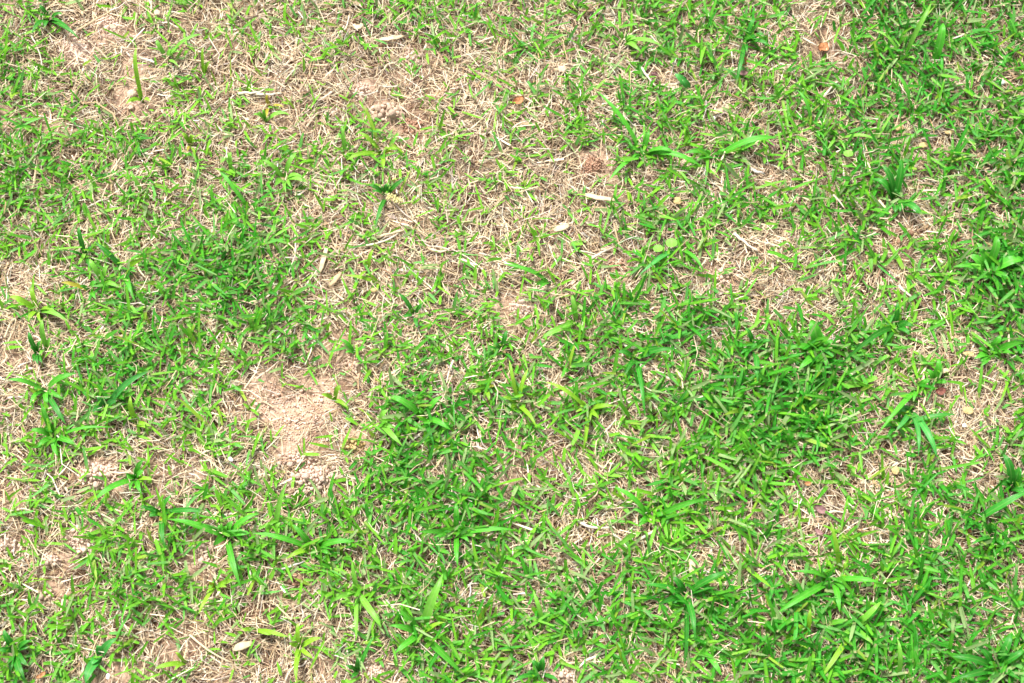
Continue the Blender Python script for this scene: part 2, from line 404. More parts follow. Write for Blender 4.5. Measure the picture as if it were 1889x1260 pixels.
# ------------------------------------------------------------------ living grass
def leaf_colour(x, y, n):
    u, v = plan(x, y)
    deep = np.clip((u - 900) / 1000, -.6, 1) * .22 + (green_cover(x, y) - .55) * 1.3 + (fbm(x, y, .13, 91, 2) - .5) * .5 + rng.normal(0, .32, n)
    deep = np.clip(deep + .4, 0, 1)[:, None]
    a = np.array([.185, .50, .022]); b = np.array([.036, .30, .014])
    c = a * (1 - deep) + b * deep
    yel = (rng.random(n) < .03)[:, None]; c = np.where(yel, np.array([.24, .42, .03]), c)
    blu = (rng.random(n) < .10)[:, None]; c = np.where(blu, np.array([.11, .37, .06]), c)
    pale = (rng.random(n) < .11)[:, None]; c = np.where(pale, np.array([.26, .40, .14]), c)
    return c * rng.uniform(.8, 1.2, (n, 1))
def blades(x, y, S, lo=1.0):
    """x, y: shoots; each carries two to four leaves"""
    m = rng.choice([1, 2, 3, 4], len(x), p=[.35, .38, .2, .07])
    sh = np.repeat(np.arange(len(x)), m); n = len(sh)
    j = np.concatenate([np.arange(a) for a in m])
    az = rng.uniform(0, 2 * np.pi, len(x))[sh] + j * 2.3 + rng.normal(0, .5, n)
    bx = x[sh] + rng.normal(0, 1.6 * MM, n); by = y[sh] + rng.normal(0, 1.6 * MM, n)
    u, v = plan(bx, by)
    size = .82 + .3 * np.clip(green_cover(bx, by), .1, .9) + .08 * np.clip((u - 944) / 944, -1, 1) + .07 * np.clip((v - 630) / 630, -1, 1) + .08 * (fbm(bx, by, .12, 61, 2) - .5) * 2
    L = rng.gamma(7, 1, n) / 7 * 15.5 * MM * size; L = np.clip(L, 7 * MM, 38 * MM)
    Wd = np.clip(rng.normal(1.26, .27, n), .6, 2.1) * MM * size * lo
    l0 = rng.normal(60, 17, n); l1 = l0 + np.abs(rng.normal(13, 11, n))
    l0 = R(1) * np.clip(l0, 5, 84); l1 = R(1) * np.clip(l1, 30, 104)
    h0 = (rng.uniform(1, 6, n) + rng.uniform(0, 13, n) * np.clip(green_cover(bx, by), .1, .9)) * MM
    t = (np.array([0, .32, .76, 1.0]) if S == 4 else np.linspace(0, 1, S))[None]
    th = l0[:, None] + (l1 - l0)[:, None] * t
    a2 = az[:, None] + rng.normal(0, .13, n)[:, None] * t
    ds = L[:, None] * np.diff(t, axis=1, append=1.0 + t[:, 1:2])
    step = np.stack([np.sin(th) * np.cos(a2), np.sin(th) * np.sin(a2), np.cos(th)], -1) * ds[..., None]
    P = np.cumsum(step, 1) - step; P -= P[:, :1]
    P[:, :, 0] += bx[:, None]; P[:, :, 1] += by[:, None]; P[:, :, 2] += (gz(bx, by) + h0)[:, None]
    floor = gz(P[:, :, 0].ravel(), P[:, :, 1].ravel()).reshape(n, S) + 2 * MM * t
    P[:, :, 2] = np.maximum(P[:, :, 2], floor)
    blunt = (rng.random(n) < .45)[:, None]
    prof = np.where(blunt, .82 + .18 * np.sin(np.pi * np.clip(t * .9 + .12, 0, 1)) - .15 * t ** 6, (.74 + .30 * np.sin(np.pi * np.clip(t + .05, 0, 1))) * (1 - t ** 4) ** .8 + .06)
    W = Wd[:, None] * prof
    roll = rng.normal(0, .45, n)[:, None] + rng.normal(0, .25, n)[:, None] * t
    side, nrm = frames(P, roll)
    V, F = ribbons(P, W, side, nrm, .28)
    col = np.repeat(leaf_colour(bx, by, n), S * 3, 0)
    bl = np.empty((n, S, 3, 3)); bl[..., 0] = np.array([-1, 0, 1.]); bl[..., 1] = t[..., None]; bl[..., 2] = rng.random(n)[:, None, None]
    return V, F, np.clip(col, .01, .7), bl.reshape(-1, 3)
# small things lie in gaps of the turf
GAPS = [(243,114),(243,172),(240,197),(59,968),(425,847),(1847,152),(1317,219),(1037,127),(1779,785),(1690,388),(199,1248),(1787,653),(1786,757),(1652,868),(1660,236),(1703,268),(1250,370),(690,535),(1751,244),(1735,722),(1513,940),(1510,982),(1370,120),(1519,88),(1423,268),(1207,138),(1576,806),(1490,892),(957,187),(1768,444),(1397,657),(76,1246),(1783,980),(446,1192),(1102,364),(596,480),(619,515),(1277,1042),(1036,420),(722,71),(660,50),(1330,203),(1200,983),(1398,317),(1090,972),(1240,450),(1214,458),(728,368),(1092,312)]
def shoot_density(x, y):
    u, v = plan(x, y); free = np.ones_like(u)
    for (cx, cy) in GAPS: free = np.minimum(free, np.clip((np.hypot(u - cx, v - cy - 6) - 14) / 12, 0, 1))
    c = green_cover(x, y) + .16 * (fbm(x, y, .03, 25, 2) - .5) + .16 * (noise(x, y, .009, 26) - .5)
    c = np.clip(c, .02, .93) 
    return -np.log(1 - c * .93) / 2.0 * (1 - .88 * bare(x, y)) * free
n = int(44000 * (X1 - X0) * (Y1 - Y0)); x, y = scatter(n, X0, X1, Y0, Y1)
k = rng.random(n) < shoot_density(x, y); V1, F1, C1, B1 = blades(x[k], y[k], 4)
x, y = scatter(int(30000 * 4.6), -1.2, 1.2, -.86, 1.06)
k = ((x < X0) | (x > X1) | (y < Y0) | (y > Y1)) & (rng.random(len(x)) < shoot_density(x, y))
V2, F2, C2, B2 = blades(x[k], y[k], 3, 1.2)
o = link('grass', make_mesh('grass', np.vstack([V1, V2]), np.vstack([F1, F2 + len(V1)]), mat=M_GRASS, col=np.vstack([C1, C2]), bl=np.vstack([B1, B2])))
tag(o, 'short mown green lawn grass growing patchily through the straw', 'grass', kind='stuff')
#OBJECTS
# ------------------------------------------------------------------ plants whose long blades can be picked out
HUE = {'d': (.030, .235, .016), 'm': (.070, .36, .020), 'l': (.17, .46, .045), 'y': (.21, .44, .022), 'o': (.36, .33, .03), 'b': (.055, .32, .05)}
LONG = 'long-bladed grass plants standing in the lawn'
def blade_mesh(p0, pc, p1, wpx, hue, blunt=False, fold=.3, twist=.35):
    S = 11
    t = np.linspace(0, 1, S)
    P = ((1 - t) ** 2)[:, None] * p0 + (2 * t * (1 - t))[:, None] * pc + (t ** 2)[:, None] * p1
    P = P + np.column_stack([np.sin(t * 7 + random.random() * 6), np.cos(t * 6 + random.random() * 6), np.zeros(S)]) * .4 * MM * t[:, None]
    fl = gz(P[:, 0] , P[:, 1]) + 1.0 * MM * t
    P[:, 2] = np.maximum(P[:, 2], fl)
    prof = (.55 + .5 * np.sin(np.pi * np.clip(t * .8 + .12, 0, 1))) * (1 - t ** (7 if blunt else 3.2)) ** .75 + .05
    W = (wpx * PXM / 2 * prof)[None]
    roll = (random.gauss(0, .25) + random.gauss(0, twist) * t)[None]
    side, nrm = frames(P[None], roll)
    V, F = ribbons(P[None], W, side, nrm, fold)
    c = np.array(HUE[hue]) * random.uniform(.88, 1.14)
    bl = np.empty((S, 3, 3)); bl[..., 0] = np.array([-1, 0, 1.]); bl[..., 1] = (t * .85 + .12)[:, None]; bl[..., 2] = random.random() * .9
    return V, F, np.tile(c, (len(V), 1)), bl.reshape(-1, 3)
def plant(label, base, hue, wpx, tips, name='grass_plant', cat='grass plant', group=LONG, hf=.32, arch=.30):
    """tips: (x, y[, width[, tip height / length[, arch[, hue]]]]) in photo units, each one blade"""
    b = at(*base); zb = gz1(b[0], b[1]) ; b = at(base[0], base[1], zb + 3 * MM); b[2] -= 3 * MM
    root = empty(name, b)
    tag(root, label, cat, group)
    tips = list(tips)
    for _ in range(3 if len(tips) > 2 else 2):                    # short young blades round the crown
        a = random.uniform(0, 2 * math.pi); r = random.uniform(18, 34)
        tips.append((base[0] + r * math.cos(a), base[1] + r * math.sin(a) * .8, wpx * random.uniform(.7, .95)))
    k_, sv_ = 7, []
    for zz, rr in ((-3, 1.1), (1.5, 1.5), (4.5, 1.2), (7, .5)):
        sv_ += [[rr * wpx / 8 * MM * math.cos(6.2832 * i / k_) + zz * .1 * MM, rr * wpx / 8 * MM * math.sin(6.2832 * i / k_), zz * MM] for i in range(k_)]
    sv_ = np.array(sv_); fs_ = [[r_ * k_ + i, r_ * k_ + (i + 1) % k_, (r_ + 1) * k_ + (i + 1) % k_, (r_ + 1) * k_ + i] for r_ in range(3) for i in range(k_)]
    bb = np.zeros((len(sv_), 3)); bb[:, 0] = .5; bb[:, 1] = np.clip(sv_[:, 2] / (8 * MM), 0, 1) * .3
    link('sheath', make_mesh('sheath', sv_, fs_, mat=M_LEAF, col=np.tile(HUE[hue], (len(sv_), 1)), bl=bb), root)
    for tp in tips:
        tx, ty = tp[:2]; w_ = (tp[2] if len(tp) > 2 and tp[2] else wpx) * 1.12; h_ = tp[3] if len(tp) > 3 else hf; ar = tp[4] if len(tp) > 4 else arch
        hu = tp[5] if len(tp) > 5 else hue
        ln = math.hypot(tx - base[0], ty - base[1]) * PXM
        e = at(tx, ty, zb + 12 * MM + h_ * ln)
        mid = (b + e) / 2; mid[2] = max(b[2], e[2]) * .5 + e[2] * .5 + ar * ln
        V, F, C, B = blade_mesh(b, mid, e, w_, hu, blunt=random.random() < .25)
        o = link('blade', make_mesh('blade', V - b, F, mat=M_LEAF, col=C, bl=B), root)
    return root
P = plant
P('dark green grass tuft with one broad pointed leaf beside crumbly bare soil', (92, 36), 'd', 8, [(73, 10), (118, 26, 6), (145, 72, 10), (58, 62), (74, 28, 6)])
P('lone tall yellow-green blade rising beside three pale pebbles', (262, 185), 'y', 7, [(251, 88, 7, .6, .25), (241, 188, 8), (277, 186, 6)])
P('small green sprout with one long blade over straw and pink soil', (308, 110), 'l', 7, [(287, 75), (372, 64, 6), (332, 88)])
P('short upright yellowish blade with an orange tip', (376, 138), 'y', 7, [(377, 87, 6, .6), (350, 131)])
P('low yellow-green sprig with orange leaf bases in mixed straw and grass', (353, 268), 'y', 7, [(335, 245, 6), (372, 248, 6), (361, 292, 6), (345, 280, 5, .2, .2, 'o')])
P('straight pale green blade in the dense grass', (265, 360), 'l', 6, [(240, 315, 6)])
P('long thin mid green blade beside a row of straw', (465, 393), 'm', 6, [(405, 317, 6, .25, .2), (478, 370)])
P('single short upright light green blade', (427, 320), 'l', 7, [(426, 280, 7, .5)])
P('yellow-green sprout with spreading narrow leaves near the pale soil nuggets', (705, 284), 'y', 7, [(660, 244), (638, 297), (735, 275), (708, 312), (726, 281, 6, .2, .2, 'o')])
P('spreading light green plant with three arching leaves in straw', (525, 330), 'l', 8, [(483, 295), (546, 283), (568, 336), (505, 345)])
P('dark stemmed grass plant carrying a pale fuzzy seed head', (713, 362), 'd', 7, [(749, 331), (680, 341), (693, 418, 7, .15), (712, 338)])
P('upright narrow pale green blade among straw', (637, 287), 'l', 6, [(632, 232, 6, .5)])
P('tiny orange-green blade beside long horizontal straw', (497, 198), 'o', 6, [(492, 175, 7, .5)])
P('curved light green leaf arching over a pinkish soil spot', (490, 222), 'l', 7, [(533, 210, 7, .1, .4), (468, 212)])
P('large spreading sedge with five long arching leaves near a reddish clod', (1185, 284), 'm', 9, [(1098, 168, 9, .2, .25), (1120, 336, 9, .1, .35), (1292, 305, 9, .1, .35), (1198, 240), (1243, 280)], 'sedge_plant', 'sedge')
P('long single green blade sweeping towards a grey twig', (1318, 290), 'm', 10, [(1434, 254, 10, .2, .3), (1262, 282)])
P('dark green plant with a drooping leaf beside the rusty dead leaf', (1373, 78), 'd', 8, [(1357, 160, 7, .1, .5), (1412, 64), (1422, 86), (1392, 33, 7)])
P('bright green three-leaved plant over pale straw', (1150, 78), 'l', 8, [(1112, 36), (1222, 86), (1182, 96)])
P('broad blue-green leaf lying over straw', (1272, 168), 'b', 11, [(1244, 136, 13, .2, .2)])
P('long narrow blade crossing the grass diagonally beside an arching leaf', (1685, 215), 'm', 8, [(1646, 130, 7, .3), (1723, 196, 7, .1, .5), (1660, 200)])
P('very long pale green blade beside a broad leaf crossed by straw', (1665, 110), 'l', 7, [(1718, 5, 8, .4), (1610, 55, 5), (1640, 90)])
P('broad upright mid green leaf crossed by white straw', (1722, 118), 'm', 13, [(1739, 42, 14, .45)])
P('big clump of broad leaves with one folded over', (1650, 372), 'd', 12, [(1608, 331, 13, .25, .6), (1625, 304, 12, .5), (1662, 290, 12, .5), (1650, 392, 14), (1702, 398, 11), (1640, 340, 12)])
P('arching thin pale leaf over mixed grass', (1545, 256), 'l', 6, [(1622, 261, 7, .05, .4), (1525, 240)])
P('thin straight green blade near the small round leaf', (1500, 240), 'm', 6, [(1470, 165, 6)])
P('dark upright blade rising from straw', (159, 474), 'd', 7, [(147, 418, 8, .6), (170, 455)])
P('green plant with a yellow-tipped leaf crossing its dark blade', (230, 500), 'm', 8, [(176, 446, 8, .3, .2, 'd'), (270, 476, 8, .3, .2, 'y'), (250, 556, 9, .2)])
P('pair of curved light green blades in straw', (190, 520), 'l', 8, [(165, 478), (200, 490)])
P('sprawling yellow-green plant with orange leaf bases on pale straw', (70, 572), 'y', 8, [(60, 530), (18, 548), (103, 574), (128, 592, 8, .3, .3, 'l')])
P('leaf yellowing to orange at its tip over straw', (166, 536), 'm', 8, [(112, 522, 7, .2, .2, 'o'), (178, 520)])
P('single upright light green blade over beige straw', (87, 645), 'l', 8, [(78, 590, 8, .5)])
P('dark short tuft on pale straw', (70, 652), 'd', 9, [(53, 612, 8, .5), (62, 668), (78, 670)])
P('big spreading plant with long leaves reaching over pale straw', (84, 720), 'm', 9, [(14, 700, 8), (142, 688, 10), (122, 782, 8, .2, .3, 'd'), (117, 737), (55, 745)])
P('long bluish blade slanting across dense grass', (195, 752), 'b', 9, [(280, 682, 9, .3, .25), (170, 760)])
P('upright yellow-green blade over straw and grass', (250, 782), 'y', 8, [(240, 731, 8, .5)])
P('dense clump of mid green leaves with one long thin blade sticking out', (102, 806), 'm', 9, [(76, 744), (142, 822), (58, 792), (212, 788, 6, .1), (106, 842), (70, 825), (88, 770)])
P('narrow green sprig beside a straw-filled hollow', (470, 615), 'l', 6, [(455, 578), (492, 600)])
P('short yellow-green blade standing in pale straw', (680, 498), 'y', 7, [(688, 460, 7, .5)])
P('thin yellowish leaf lying along bleached straw', (700, 522), 'y', 6, [(635, 507, 6, .05, .1)])
P('dark bent blade over pale straw', (766, 582), 'd', 7, [(735, 540, 7), (780, 560)])
P('green blade pointing away from the bare soil', (655, 652), 'm', 7, [(628, 625, 7), (675, 640)])
P('tall narrow blade in mixed grass', (925, 650), 'd', 7, [(936, 610, 7, .5), (950, 670)])
P('grass plant with two long leaves spreading over dense green', (782, 772), 'm', 10, [(724, 730, 10), (832, 792, 9), (800, 822, 8, .2, .3, 'd'), (815, 730)])
P('long light blade growing beside the yellowish clod', (700, 782), 'l', 9, [(742, 824, 9), (715, 755)])
P('small yellow-green sprig lying over brown straw', (895, 716), 'y', 7, [(878, 707), (902, 738), (912, 712, 6, .2, .2, 'o')])
P('small upright yellow blade standing on the bare soil patch', (617, 737), 'y', 7, [(628, 711, 7, .5)])
P('striped sedge with one long drooping leaf and a pale broad one', (1172, 660), 'd', 8, [(1191, 772, 8, .1, .35), (1138, 650, 9), (1216, 640), (1248, 645), (1152, 692), (1180, 662, 14, .2, .3, 'l')], 'sedge_plant', 'sedge')
P('yellow-green plant with a long leaf over a pale soil spot', (1085, 756), 'y', 8, [(1004, 704, 7), (1132, 750), (1075, 842, 7, .1), (1105, 772)])
P('long single mid green blade crossing matted brown straw', (1016, 520), 'm', 8, [(928, 487, 8, .15, .2)])
P('long slim blue-green blade beside two round leaves', (1252, 457), 'b', 9, [(1180, 506, 8, .15, .2), (1300, 502, 8, .2, .3, 'm')])
P('dark plant with three leaves in the deepest green grass', (1390, 640), 'd', 8, [(1374, 604, 7, .5), (1424, 628), (1397, 706, 9, .2), (1365, 655)])
P('thin yellowish plant with crossing stems', (955, 745), 'y', 7, [(938, 664, 6), (974, 678, 6), (992, 792, 7), (940, 760)])
P('upright light green blade by a long low leaf', (1063, 596), 'l', 8, [(1055, 545, 8, .5), (1000, 625, 9, .1, .25)])
P('broad-leaved plant with a pointed upright leaf in dense grass', (1510, 652), 'm', 15, [(1494, 592, 17, .45), (1537, 657, 15, .15, .2, 'l'), (1474, 682, 13), (1458, 638, 11), (1536, 628, 12), (1503, 692, 11)], 'broadleaf_grass', 'grass plant')
P('sedge with a long leaf arching like a bow', (1650, 604), 'd', 9, [(1551, 672, 9, .15, .75), (1654, 556, 8, .5), (1686, 601, 8), (1628, 640, 8)], 'sedge_plant', 'sedge')
P('large coarse clump with the broadest bright leaves in the lawn', (1820, 502), 'm', 15, [(1889, 480, 16, .15, .5), (1838, 436, 13, .5), (1788, 472, 13), (1800, 448, 11), (1864, 522, 11), (1842, 548, 11), (1758, 492, 9)])
P('striped leaf curving beside a dark straight blade', (1690, 718), 'm', 9, [(1619, 800, 9, .1, .35), (1715, 700)])
P('dark straight blade lying over brown straw', (1652, 786), 'd', 9, [(1764, 764, 9, .12, .12)])
P('two long parallel striped leaves running through straw', (1680, 758), 'b', 8, [(1728, 842, 9, .15), (1652, 798), (1695, 842, 7)])
P('broad bright leaf lying flat over dark grass', (1592, 706), 'l', 15, [(1548, 716, 16, .15, .1)])
P('short wide leaf between straw patches', (1722, 706), 'm', 11, [(1732, 662, 11, .4)])
P('leafy tuft of broad blades beside an ochre fleck', (1825, 652), 'm', 11, [(1872, 655), (1888, 632), (1798, 662), (1810, 676), (1845, 618)])
P('dark sedge with a bent upright leaf and an orange base', (300, 949), 'd', 9, [(316, 913, 9, .5), (258, 934, 7), (380, 943, 7), (304, 1008, 8), (276, 952), (298, 970, 6, .2, .2, 'o')], 'sedge_plant', 'sedge')
P('large green plant with a very broad long leaf and a drooping striped one', (418, 988), 'm', 10, [(308, 958, 11, .15, .2), (478, 948, 10), (446, 1088, 9, .1, .3), (394, 1006), (462, 984), (430, 960)])
P('plant with yellow leaf bases beside the pink pellet heap', (250, 882), 'm', 8, [(264, 848), (168, 928, 9, .15), (262, 912), (234, 880), (283, 886, 6, .2, .2, 'y')])
P('broad blue-green leaf folded in two near bleached straw', (185, 1210), 'b', 13, [(157, 1260, 14, .2), (214, 1178, 12)])
P('weak yellow-orange sprig with thin stems', (400, 1082), 'y', 7, [(384, 1074, 6, .3, .3, 'o'), (434, 1070), (368, 1132, 6)])
P('tuft of short dark leaves in dense dark grass', (30, 1202), 'd', 10, [(8, 1160), (52, 1230), (20, 1240), (60, 1180), (45, 1256)])
P('thin yellow-green leaf lying over straw', (342, 1222), 'y', 7, [(286, 1232, 7, .05, .15)])
P('pale straight blade slanting from a small pellet heap', (505, 984), 'l', 8, [(529, 888, 8, .3, .15), (490, 965)])
P('wide sprawling plant with long leaves and orange stems', (580, 1012), 'm', 9, [(466, 984, 8, .15), (655, 998, 8), (540, 968), (528, 1030, 8, .2, .3, 'y'), (612, 1022)])
P('cross-shaped plant with a long leaf each way in dense grass', (842, 986), 'm', 8, [(842, 928, 8, .4), (948, 978, 8, .15), (798, 992, 7), (844, 1046, 8), (770, 982)])
P('tall yellow-green stem plant hanging over pale straw', (660, 1092), 'l', 8, [(658, 1182, 7, .1, .2), (704, 1158, 9), (650, 1034, 9), (698, 1078), (612, 1110)])
P('upright yellow-green sprout on pale straw with forked leaves', (553, 1194), 'y', 8, [(550, 1150, 7, .5), (594, 1176, 8), (547, 1262, 8), (576, 1216, 6)])
P('curved dark stalk beside the small soil heap', (660, 1238), 'd', 7, [(691, 1174, 6, .3, .1), (650, 1252)])
P('big star of long leaves with one broad pale blade upright', (778, 1168), 'm', 10, [(817, 1058, 13, .35, .2, 'l'), (718, 1154, 9), (728, 1208, 10), (822, 1148, 8, .4, .3, 'y'), (856, 1246, 13, .15), (736, 1122)])
P('single yellow-green blade lying over straw beside a forked sprout', (470, 1162), 'y', 7, [(532, 1174, 7, .1, .15)])
P('large dark sedge with long leaves and one drooping in an S', (1265, 1096), 'd', 11, [(1186, 1080, 11), (1342, 1054, 11), (1262, 1228, 8, .05, .3), (1240, 1064), (1322, 1086, 9), (1214, 1116, 10), (1283, 1180, 9)], 'sedge_plant', 'sedge')
P('plant with a long striped leaf sweeping over brown straw', (1200, 956), 'm', 9, [(1134, 898, 9), (1312, 920, 9, .2), (1168, 940), (1180, 962)])
P('long pale leaf slanting next to a thick broken straw', (1182, 978), 'l', 9, [(1124, 1018, 8, .15, .2)])
P('dark forked plant beside orange pellets', (998, 1242), 'd', 8, [(1003, 1210, 9, .5), (944, 1258, 8), (1030, 1258, 7), (982, 1218)])
P('pale narrow blade in bright grass', (1003, 1156), 'l', 7, [(983, 1088, 7)])
P('mid green blade beside the drooping tip of the large dark sedge', (1292, 1198), 'm', 8, [(1332, 1246, 8), (1280, 1170)])
P('wide plant with a bowed long leaf and a straight one', (1535, 1070), 'm', 9, [(1436, 1128, 10, .15, .25), (1458, 1054, 8, .1, .5), (1624, 1076, 9), (1560, 1095), (1548, 1130)])
P('tall straight yellow-green blade by the purple dead leaf', (1547, 1058), 'y', 7, [(1530, 962, 8, .4, .15)])
P('bright plant with a long bowed yellow-green leaf', (1575, 1160), 'l', 8, [(1627, 1108, 9, .3, .5), (1508, 1258, 8, .05, .3, 'y'), (1610, 1190)])
P('very long straight dark green blade held above a forked plant', (1795, 962), 'd', 11, [(1900, 905, 11, .25, .15), (1768, 950)])
P('dark upright leaves in a narrow fan over straw', (1865, 902), 'd', 11, [(1850, 838, 11, .5), (1880, 862), (1890, 912)])
P('straight tall light green blade standing alone in dense grass', (1655, 1258), 'l', 8, [(1654, 1178, 8, .5)])
P('coarse dark clump with heavy long leaves spread like a star', (1835, 1232), 'd', 11, [(1756, 1210, 10), (1892, 1198), (1768, 1252), (1884, 1258), (1864, 1168), (1800, 1190, 9)])
P('small forked dark plant under a very long dark blade', (1830, 990), 'd', 8, [(1788, 1006), (1808, 958), (1852, 1012)])
P('short upright yellow-green blade with pale tip in dense grass', (1486, 1172), 'y', 8, [(1495, 1122, 8, .5)])

# small weeds with round leaves
def disc_leaf(name, parent, b, cx, cy, rpx, h, hue):
    c = at(cx, cy, h); n = 14; r = rpx * PXM
    V = [c - b + np.array([0, 0, -.8 * MM])]; 
    for ring in (.55, 1):
        for i in range(n):
            a = 2 * math.pi * i / n
            rr = r * ring * (1 - .12 * math.exp(-((a - 4.7) / .4) ** 2)) * random.uniform(.97, 1.03)
            V.append(c - b + np.array([rr * math.cos(a), rr * math.sin(a) * .95, .25 * ring * r * math.cos(a + 1)]))
    f3 = [[0, 1 + i, 1 + (i + 1) % n] for i in range(n)]
    f4 = [[1 + i, 1 + n + i, 1 + n + (i + 1) % n, 1 + (i + 1) % n] for i in range(n)]
    V = np.array(V); bl = np.zeros((len(V), 3)); bl[:, 0] = (V[:, 0] - V[0, 0]) / r; bl[:, 1] = .5
    return link(name, make_mesh(name, V, f4, f3, mat=M_LEAF, col=np.tile(HUE[hue], (len(V), 1)), bl=bl), parent)
def round_weed(label, base, leaves, hue='l'):
    b = at(*base); b[2] = gz1(b[0], b[1])
    root = empty('round_leaf_weed', b); tag(root, label, 'weed')
    for (x, y, r) in leaves:
        e = at(x, y, b[2] + 17 * MM); pc = (b + e) / 2 + np.array([0, 0, 5 * MM])
        V, F, C, B = blade_mesh(b, pc, e, 2.2, 'y', True, .6, 0)
        link('stem', make_mesh('stem', V - b, F, mat=M_LEAF, col=C, bl=B), root)
        disc_leaf('leaf', root, b, x, y, r, b[2] + 17.5 * MM, hue)
round_weed('little weed with two round light green leaves', (1230, 470), [(1239, 448, 11), (1214, 458, 9)])
round_weed('tiny weed with one round bright leaf in dense grass', (1572, 292), [(1565, 283, 9)])

# ------------------------------------------------------------------ crumbs, clods and stones
import bmesh
def ico(sub, seed, amp):
    bm = bmesh.new(); bmesh.ops.create_icosphere(bm, subdivisions=sub, radius=1)
    r = random.Random(seed); ph = [r.uniform(0, 6) for _ in range(6)]
    sx, sy, sz = r.uniform(.8, 1.15), r.uniform(.8, 1.15), r.uniform(.7, 1)
    for v in bm.verts:
        c = v.co
        k = 1 + amp * (math.sin(3.1 * c.x + ph[0]) + math.sin(3.7 * c.y + ph[1]) + math.sin(3.3 * c.z + ph[2])) / 2 + amp * .6 * (math.sin(7 * c.x + ph[3]) * math.sin(6 * c.y + ph[4])) + r.uniform(-.05, .05)
        v.co = Vector((c.x * sx, c.y * sy, c.z * sz)) * k
    V = np.array([v.co[:] for v in bm.verts]); F = np.array([[l.index for l in f.verts] for f in bm.faces]); bm.free()
    return V, F
ICO1 = [ico(2, i, .16) for i in range(6)]
ICO2 = [ico(3, 50 + i, .14) for i in range(6)]
CLODS = {}
def clod_mesh(i, kind):
    if (i, kind) not in CLODS:
        V, F = ICO2[i]; CLODS[(i, kind)] = make_mesh('clod', V, None, F, mat=M_SOIL[kind], smooth=True)
    return CLODS[(i, kind)]
def heap(label, cx, cy, rx, ry, n, dpx, kind='pink', mound=5, name='soil_heap'):
    b = at(cx, cy); b[2] = gz1(b[0], b[1])
    mound += 1.5
    root = empty(name, b); tag(root, label, 'soil heap', 'soil crumb heaps on the lawn')
    Vs, Fs, off = [], [], 0
    items = []
    for _ in range(n * 6):
        if len(items) >= n: break
        a = random.uniform(0, 2 * math.pi); q = math.sqrt(random.random()) * random.choice((.8, 1.0, 1.0, 1.25))
        p = at(cx + rx * q * math.cos(a), cy + ry * q * math.sin(a))
        r = max(1.8, random.lognormvariate(math.log(dpx * .92), .32)) * PXM / 2
        z = gz1(p[0], p[1]) + mound * MM * max(0, 1 - q * q) * random.uniform(.9, 1.0) + r * .5 + random.choice((0, 0, r * .9))
        if any((p[0] - i[0]) ** 2 + (p[1] - i[1]) ** 2 + (z - i[2]) ** 2 < (.85 * (r + i[3])) ** 2 for i in items): continue
        items.append((p[0], p[1], z, r))
    items.sort(key=lambda i: -i[3])
    for k, (X, Y, Z, r) in enumerate(items):
        m = Matrix.Rotation(random.uniform(0, 6.3), 3, 'Z') @ Matrix.Rotation(random.uniform(0, 6.3), 3, 'X')
        if r * 2 / PXM > 9.0:
            o = link('clod', clod_mesh(random.randrange(6), kind), root, (X - b[0], Y - b[1], Z - b[2]))
            o.rotation_euler = m.to_euler(); o.scale = (r, r, r)
        else:
            V, F = ICO1[random.randrange(6)]
            V = V @ np.array(m).T * r + np.array([X, Y, Z]) - b
            Vs.append(V); Fs.append(F + off); off += len(V)
    # the rise of packed soil that the crumbs lie on
    na, nr = 28, 7; V = [[0, 0, mound * MM * .9 - 1.2 * MM]]; F3, F4 = [], []
    for i in range(1, nr):
        for k in range(na):
            a = 2 * math.pi * k / na; q = i / (nr - 1) * 1.15 * random.uniform(.95, 1.05)
            p = at(cx + rx * q * math.cos(a), cy + ry * q * math.sin(a))
            zz = gz1(p[0], p[1]) + mound * MM * max(0, 1 - q * q) * random.uniform(.75, 1.0) - (4 * MM if i == nr - 1 else 1.2 * MM)
            V.append([p[0] - b[0], p[1] - b[1], zz - b[2]])
    for k in range(na):
        F3.append([0, 1 + k, 1 + (k + 1) % na])
        for i in range(nr - 2):
            s0 = 1 + i * na; F4.append([s0 + k, s0 + na + k, s0 + na + (k + 1) % na, s0 + (k + 1) % na])
    link('mound', make_mesh('mound', np.array(V), F4, F3, mat=M_SOIL[kind]), root)
    if Vs:
        c = link('crumbs', make_mesh('crumbs', np.vstack(Vs), None, np.vstack(Fs), mat=M_SOIL[kind]), root); c['kind'] = 'stuff'
H = heap
H('largest heap of round pinkish soil pellets near the bare patch', 582, 885, 36, 24, 190, 7.2, 'pink', 9)
H('loose pale pellets between the bare patch and the largest pellet heap', 548, 850, 32, 15, 80, 6.5, 'pink', 5)
H('round heap of pink pellets beside a plant with yellow leaf bases', 183, 882, 34, 25, 150, 6.6, 'pink', 8)
H('upright smear of pink pellets among dark grass', 150, 998, 20, 32, 90, 6, 'pink', 5)
H('cluster of big pale soil nuggets in straw', 716, 212, 28, 17, 34, 11, 'blush', 5)
H('small crumbly soil knot in straw near the pale nuggets', 667, 172, 16, 16, 44, 6.5, 'pink', 5)
H('pink crumbly soil knot in grass with a mauve tint', 763, 112, 19, 16, 44, 7, 'pink', 5)
H('flat scatter of reddish crumbs near the pale nuggets', 762, 240, 20, 16, 46, 5.5, 'red', 3)
H('round reddish crumbly clod in bleached straw', 1092, 312, 19, 17, 120, 4.2, 'red', 6)
H('low heap of pink crumbs in mixed straw and grass', 960, 575, 22, 19, 60, 6.5, 'pink', 4)
H('orange-pink pellets beside a dark forked plant', 1042, 1249, 30, 14, 70, 8, 'pink', 6)
H('dark reddish crumb heap under green blades', 545, 1072, 20, 15, 70, 6, 'red', 5)
H('fine pale soil heap near a curved dark stalk', 692, 1243, 28, 17, 110, 5, 'pink', 6)
H('narrower crumb heap of two beside the striped drooping leaf', 376, 1010, 16, 12, 44, 6, 'pink', 4)
